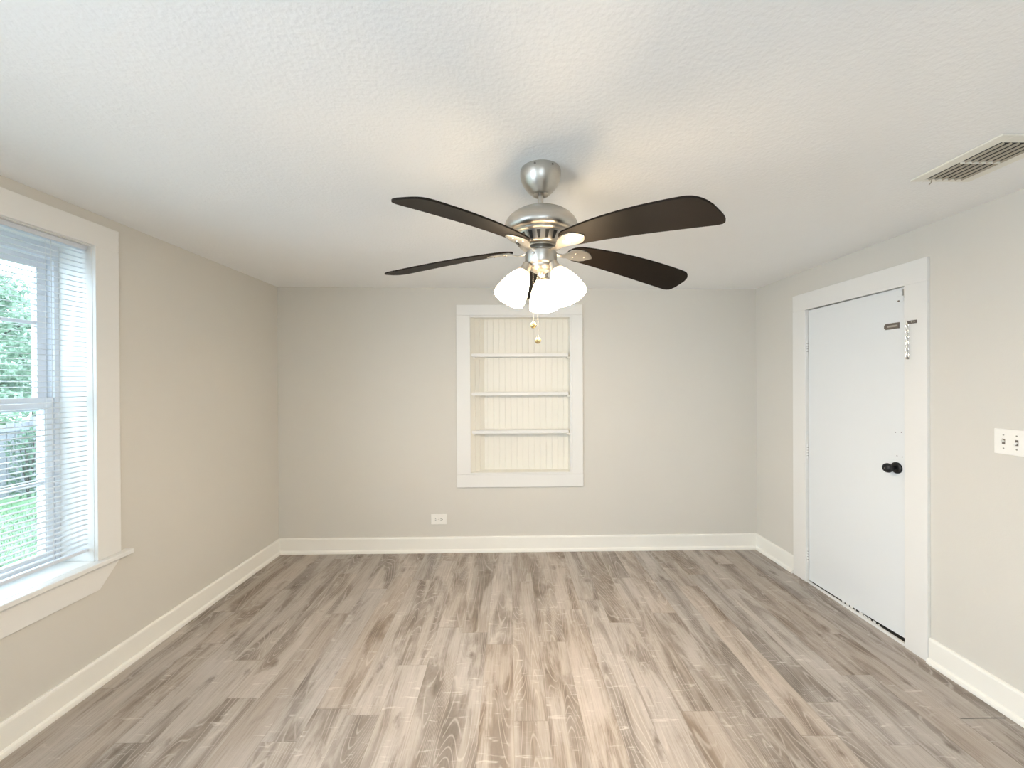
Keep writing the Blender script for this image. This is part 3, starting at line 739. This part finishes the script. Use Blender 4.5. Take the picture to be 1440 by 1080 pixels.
fe = bpy.data.objects.new('board_fence', None); COL.objects.link(fe); fe.location = (-10.7, 8, GZ)
tag(fe, 'weathered grey board fence across the lawn outside the window', 'fence')
bm = NB(); y = -9.0; random.seed(9)
while y < 10:
    wdt_ = random.uniform(.125, .145); box(bm, random.uniform(-.004, .004), .022, y, y + wdt_ - .012, .04, 1.58 + random.uniform(-.02, .02)); y += wdt_
link('fence_boards', bm, MT['fence'], fe)
for zz in (.30, 1.42):
    bm = NB(); box(bm, .024, .07, -9, 10, zz, zz + .09); link('fence_rail', bm, MT['fence'], fe)
for k in range(8):
    bm = NB(); box(bm, .024, .12, -9 + k * 2.44, -9 + k * 2.44 + .1, 0, 1.70); link('fence_post', bm, MT['fence'], fe)

def foliage(name, pts, rads, n, mat, parent, size=.12, seed=0):
    rnd = random.Random(seed); bm = NB()
    for (c, r) in zip(pts, rads):
        for i in range(int(n * (r ** 1.5))):
            d = Vector((rnd.gauss(0, 1), rnd.gauss(0, 1), rnd.gauss(0, 1))).normalized() * r * (rnd.random() ** .35)
            p = Vector(c) + Vector((d.x, d.y, d.z * .85)); s = size * rnd.uniform(.5, 1.2)
            a = Vector((rnd.gauss(0, 1), rnd.gauss(0, 1), rnd.gauss(0, 1))).normalized(); b = a.cross(Vector((rnd.gauss(0, 1), rnd.gauss(0, 1), rnd.gauss(0, 1)))).normalized()
            q = [p - a * s * .5, p + b * s * .28, p + a * s * .55, p - b * s * .28]
            bm.faces.new([bm.verts.new(v_) for v_ in q])
    return link(name, bm, mat, parent)
def tree(name, x, y, h, crown, seed, label, cat, mat, n=420, size=.16):
    t = bpy.data.objects.new(name, None); COL.objects.link(t); t.location = (x, y, GZ); tag(t, label, cat)
    rnd = random.Random(seed); bm = NB()
    tube(bm, [(0, 0, -.05), (.05, .02, h * .25), (-.04, .05, h * .5), (.03, .0, h * .8)], [.2, .15, .11, .04], 10)
    link('trunk', bm, MT['bark'], t, smooth=True)
    pts, rads = [], []
    for i in range(crown):
        a = rnd.uniform(0, 6.28); rr = rnd.uniform(.2, 1) * h * .36; zz = rnd.uniform(.22, .92) * h
        rr *= 1.15 - abs(zz / h - .5)
        pts.append((rr * math.cos(a), rr * math.sin(a), zz)); rads.append(rnd.uniform(.5, 1.0) * h * .15)
        bm = NB(); tube(bm, [(0, 0, zz * .62), (pts[-1][0] * .5, pts[-1][1] * .5, zz * .86), (pts[-1][0] * .95, pts[-1][1] * .95, zz)], [.06, .035, .012], 6)
        if i < 12: link('branch', bm, MT['bark'], t, smooth=True)
        else: bm.free()
    foliage('crown', pts, rads, n, mat, t, size, seed)
    return t
tree('shade_tree', -16.6, 11.6, 5.9, 46, 1, 'pale green leafy tree behind the fence outside the window', 'tree', MT['leaf'], n=900, size=.17)
tree('shade_tree', -20.2, 16.8, 5.6, 26, 2, 'second green tree farther right behind the fence outside', 'tree', MT['leaf'], n=700, size=.17)
tree('shade_tree', -16.5, 2.2, 6.0, 36, 11, 'broad green tree near the left end of the fence outside', 'tree', MT['leaf'], n=500, size=.18)
tree('shade_tree', -19.5, 8.4, 6.5, 30, 4, 'tall green tree farther left behind the fence outside', 'tree', MT['leaf'], n=500, size=.18)
bu = bpy.data.objects.new('garden_bush', None); COL.objects.link(bu); bu.location = (-10.2, 8.35, GZ); tag(bu, 'dark green narrow bush in front of the board fence', 'bush')
foliage('bush_leaves', [(0, .0, .3), (.05, .08, .7), (0, -.03, 1.1), (.0, .1, 1.35)], [.33, .36, .32, .22], 1500, MT['leafdark'], bu, .08, 7)
bm = NB()
for a in range(5): tube(bm, [(0, 0, -.02), (.12 * math.cos(a * 1.3), .12 * math.sin(a * 1.3), 1.2)], [.02, .008], 6)
link('bush_stems', bm, MT['bark'], bu)
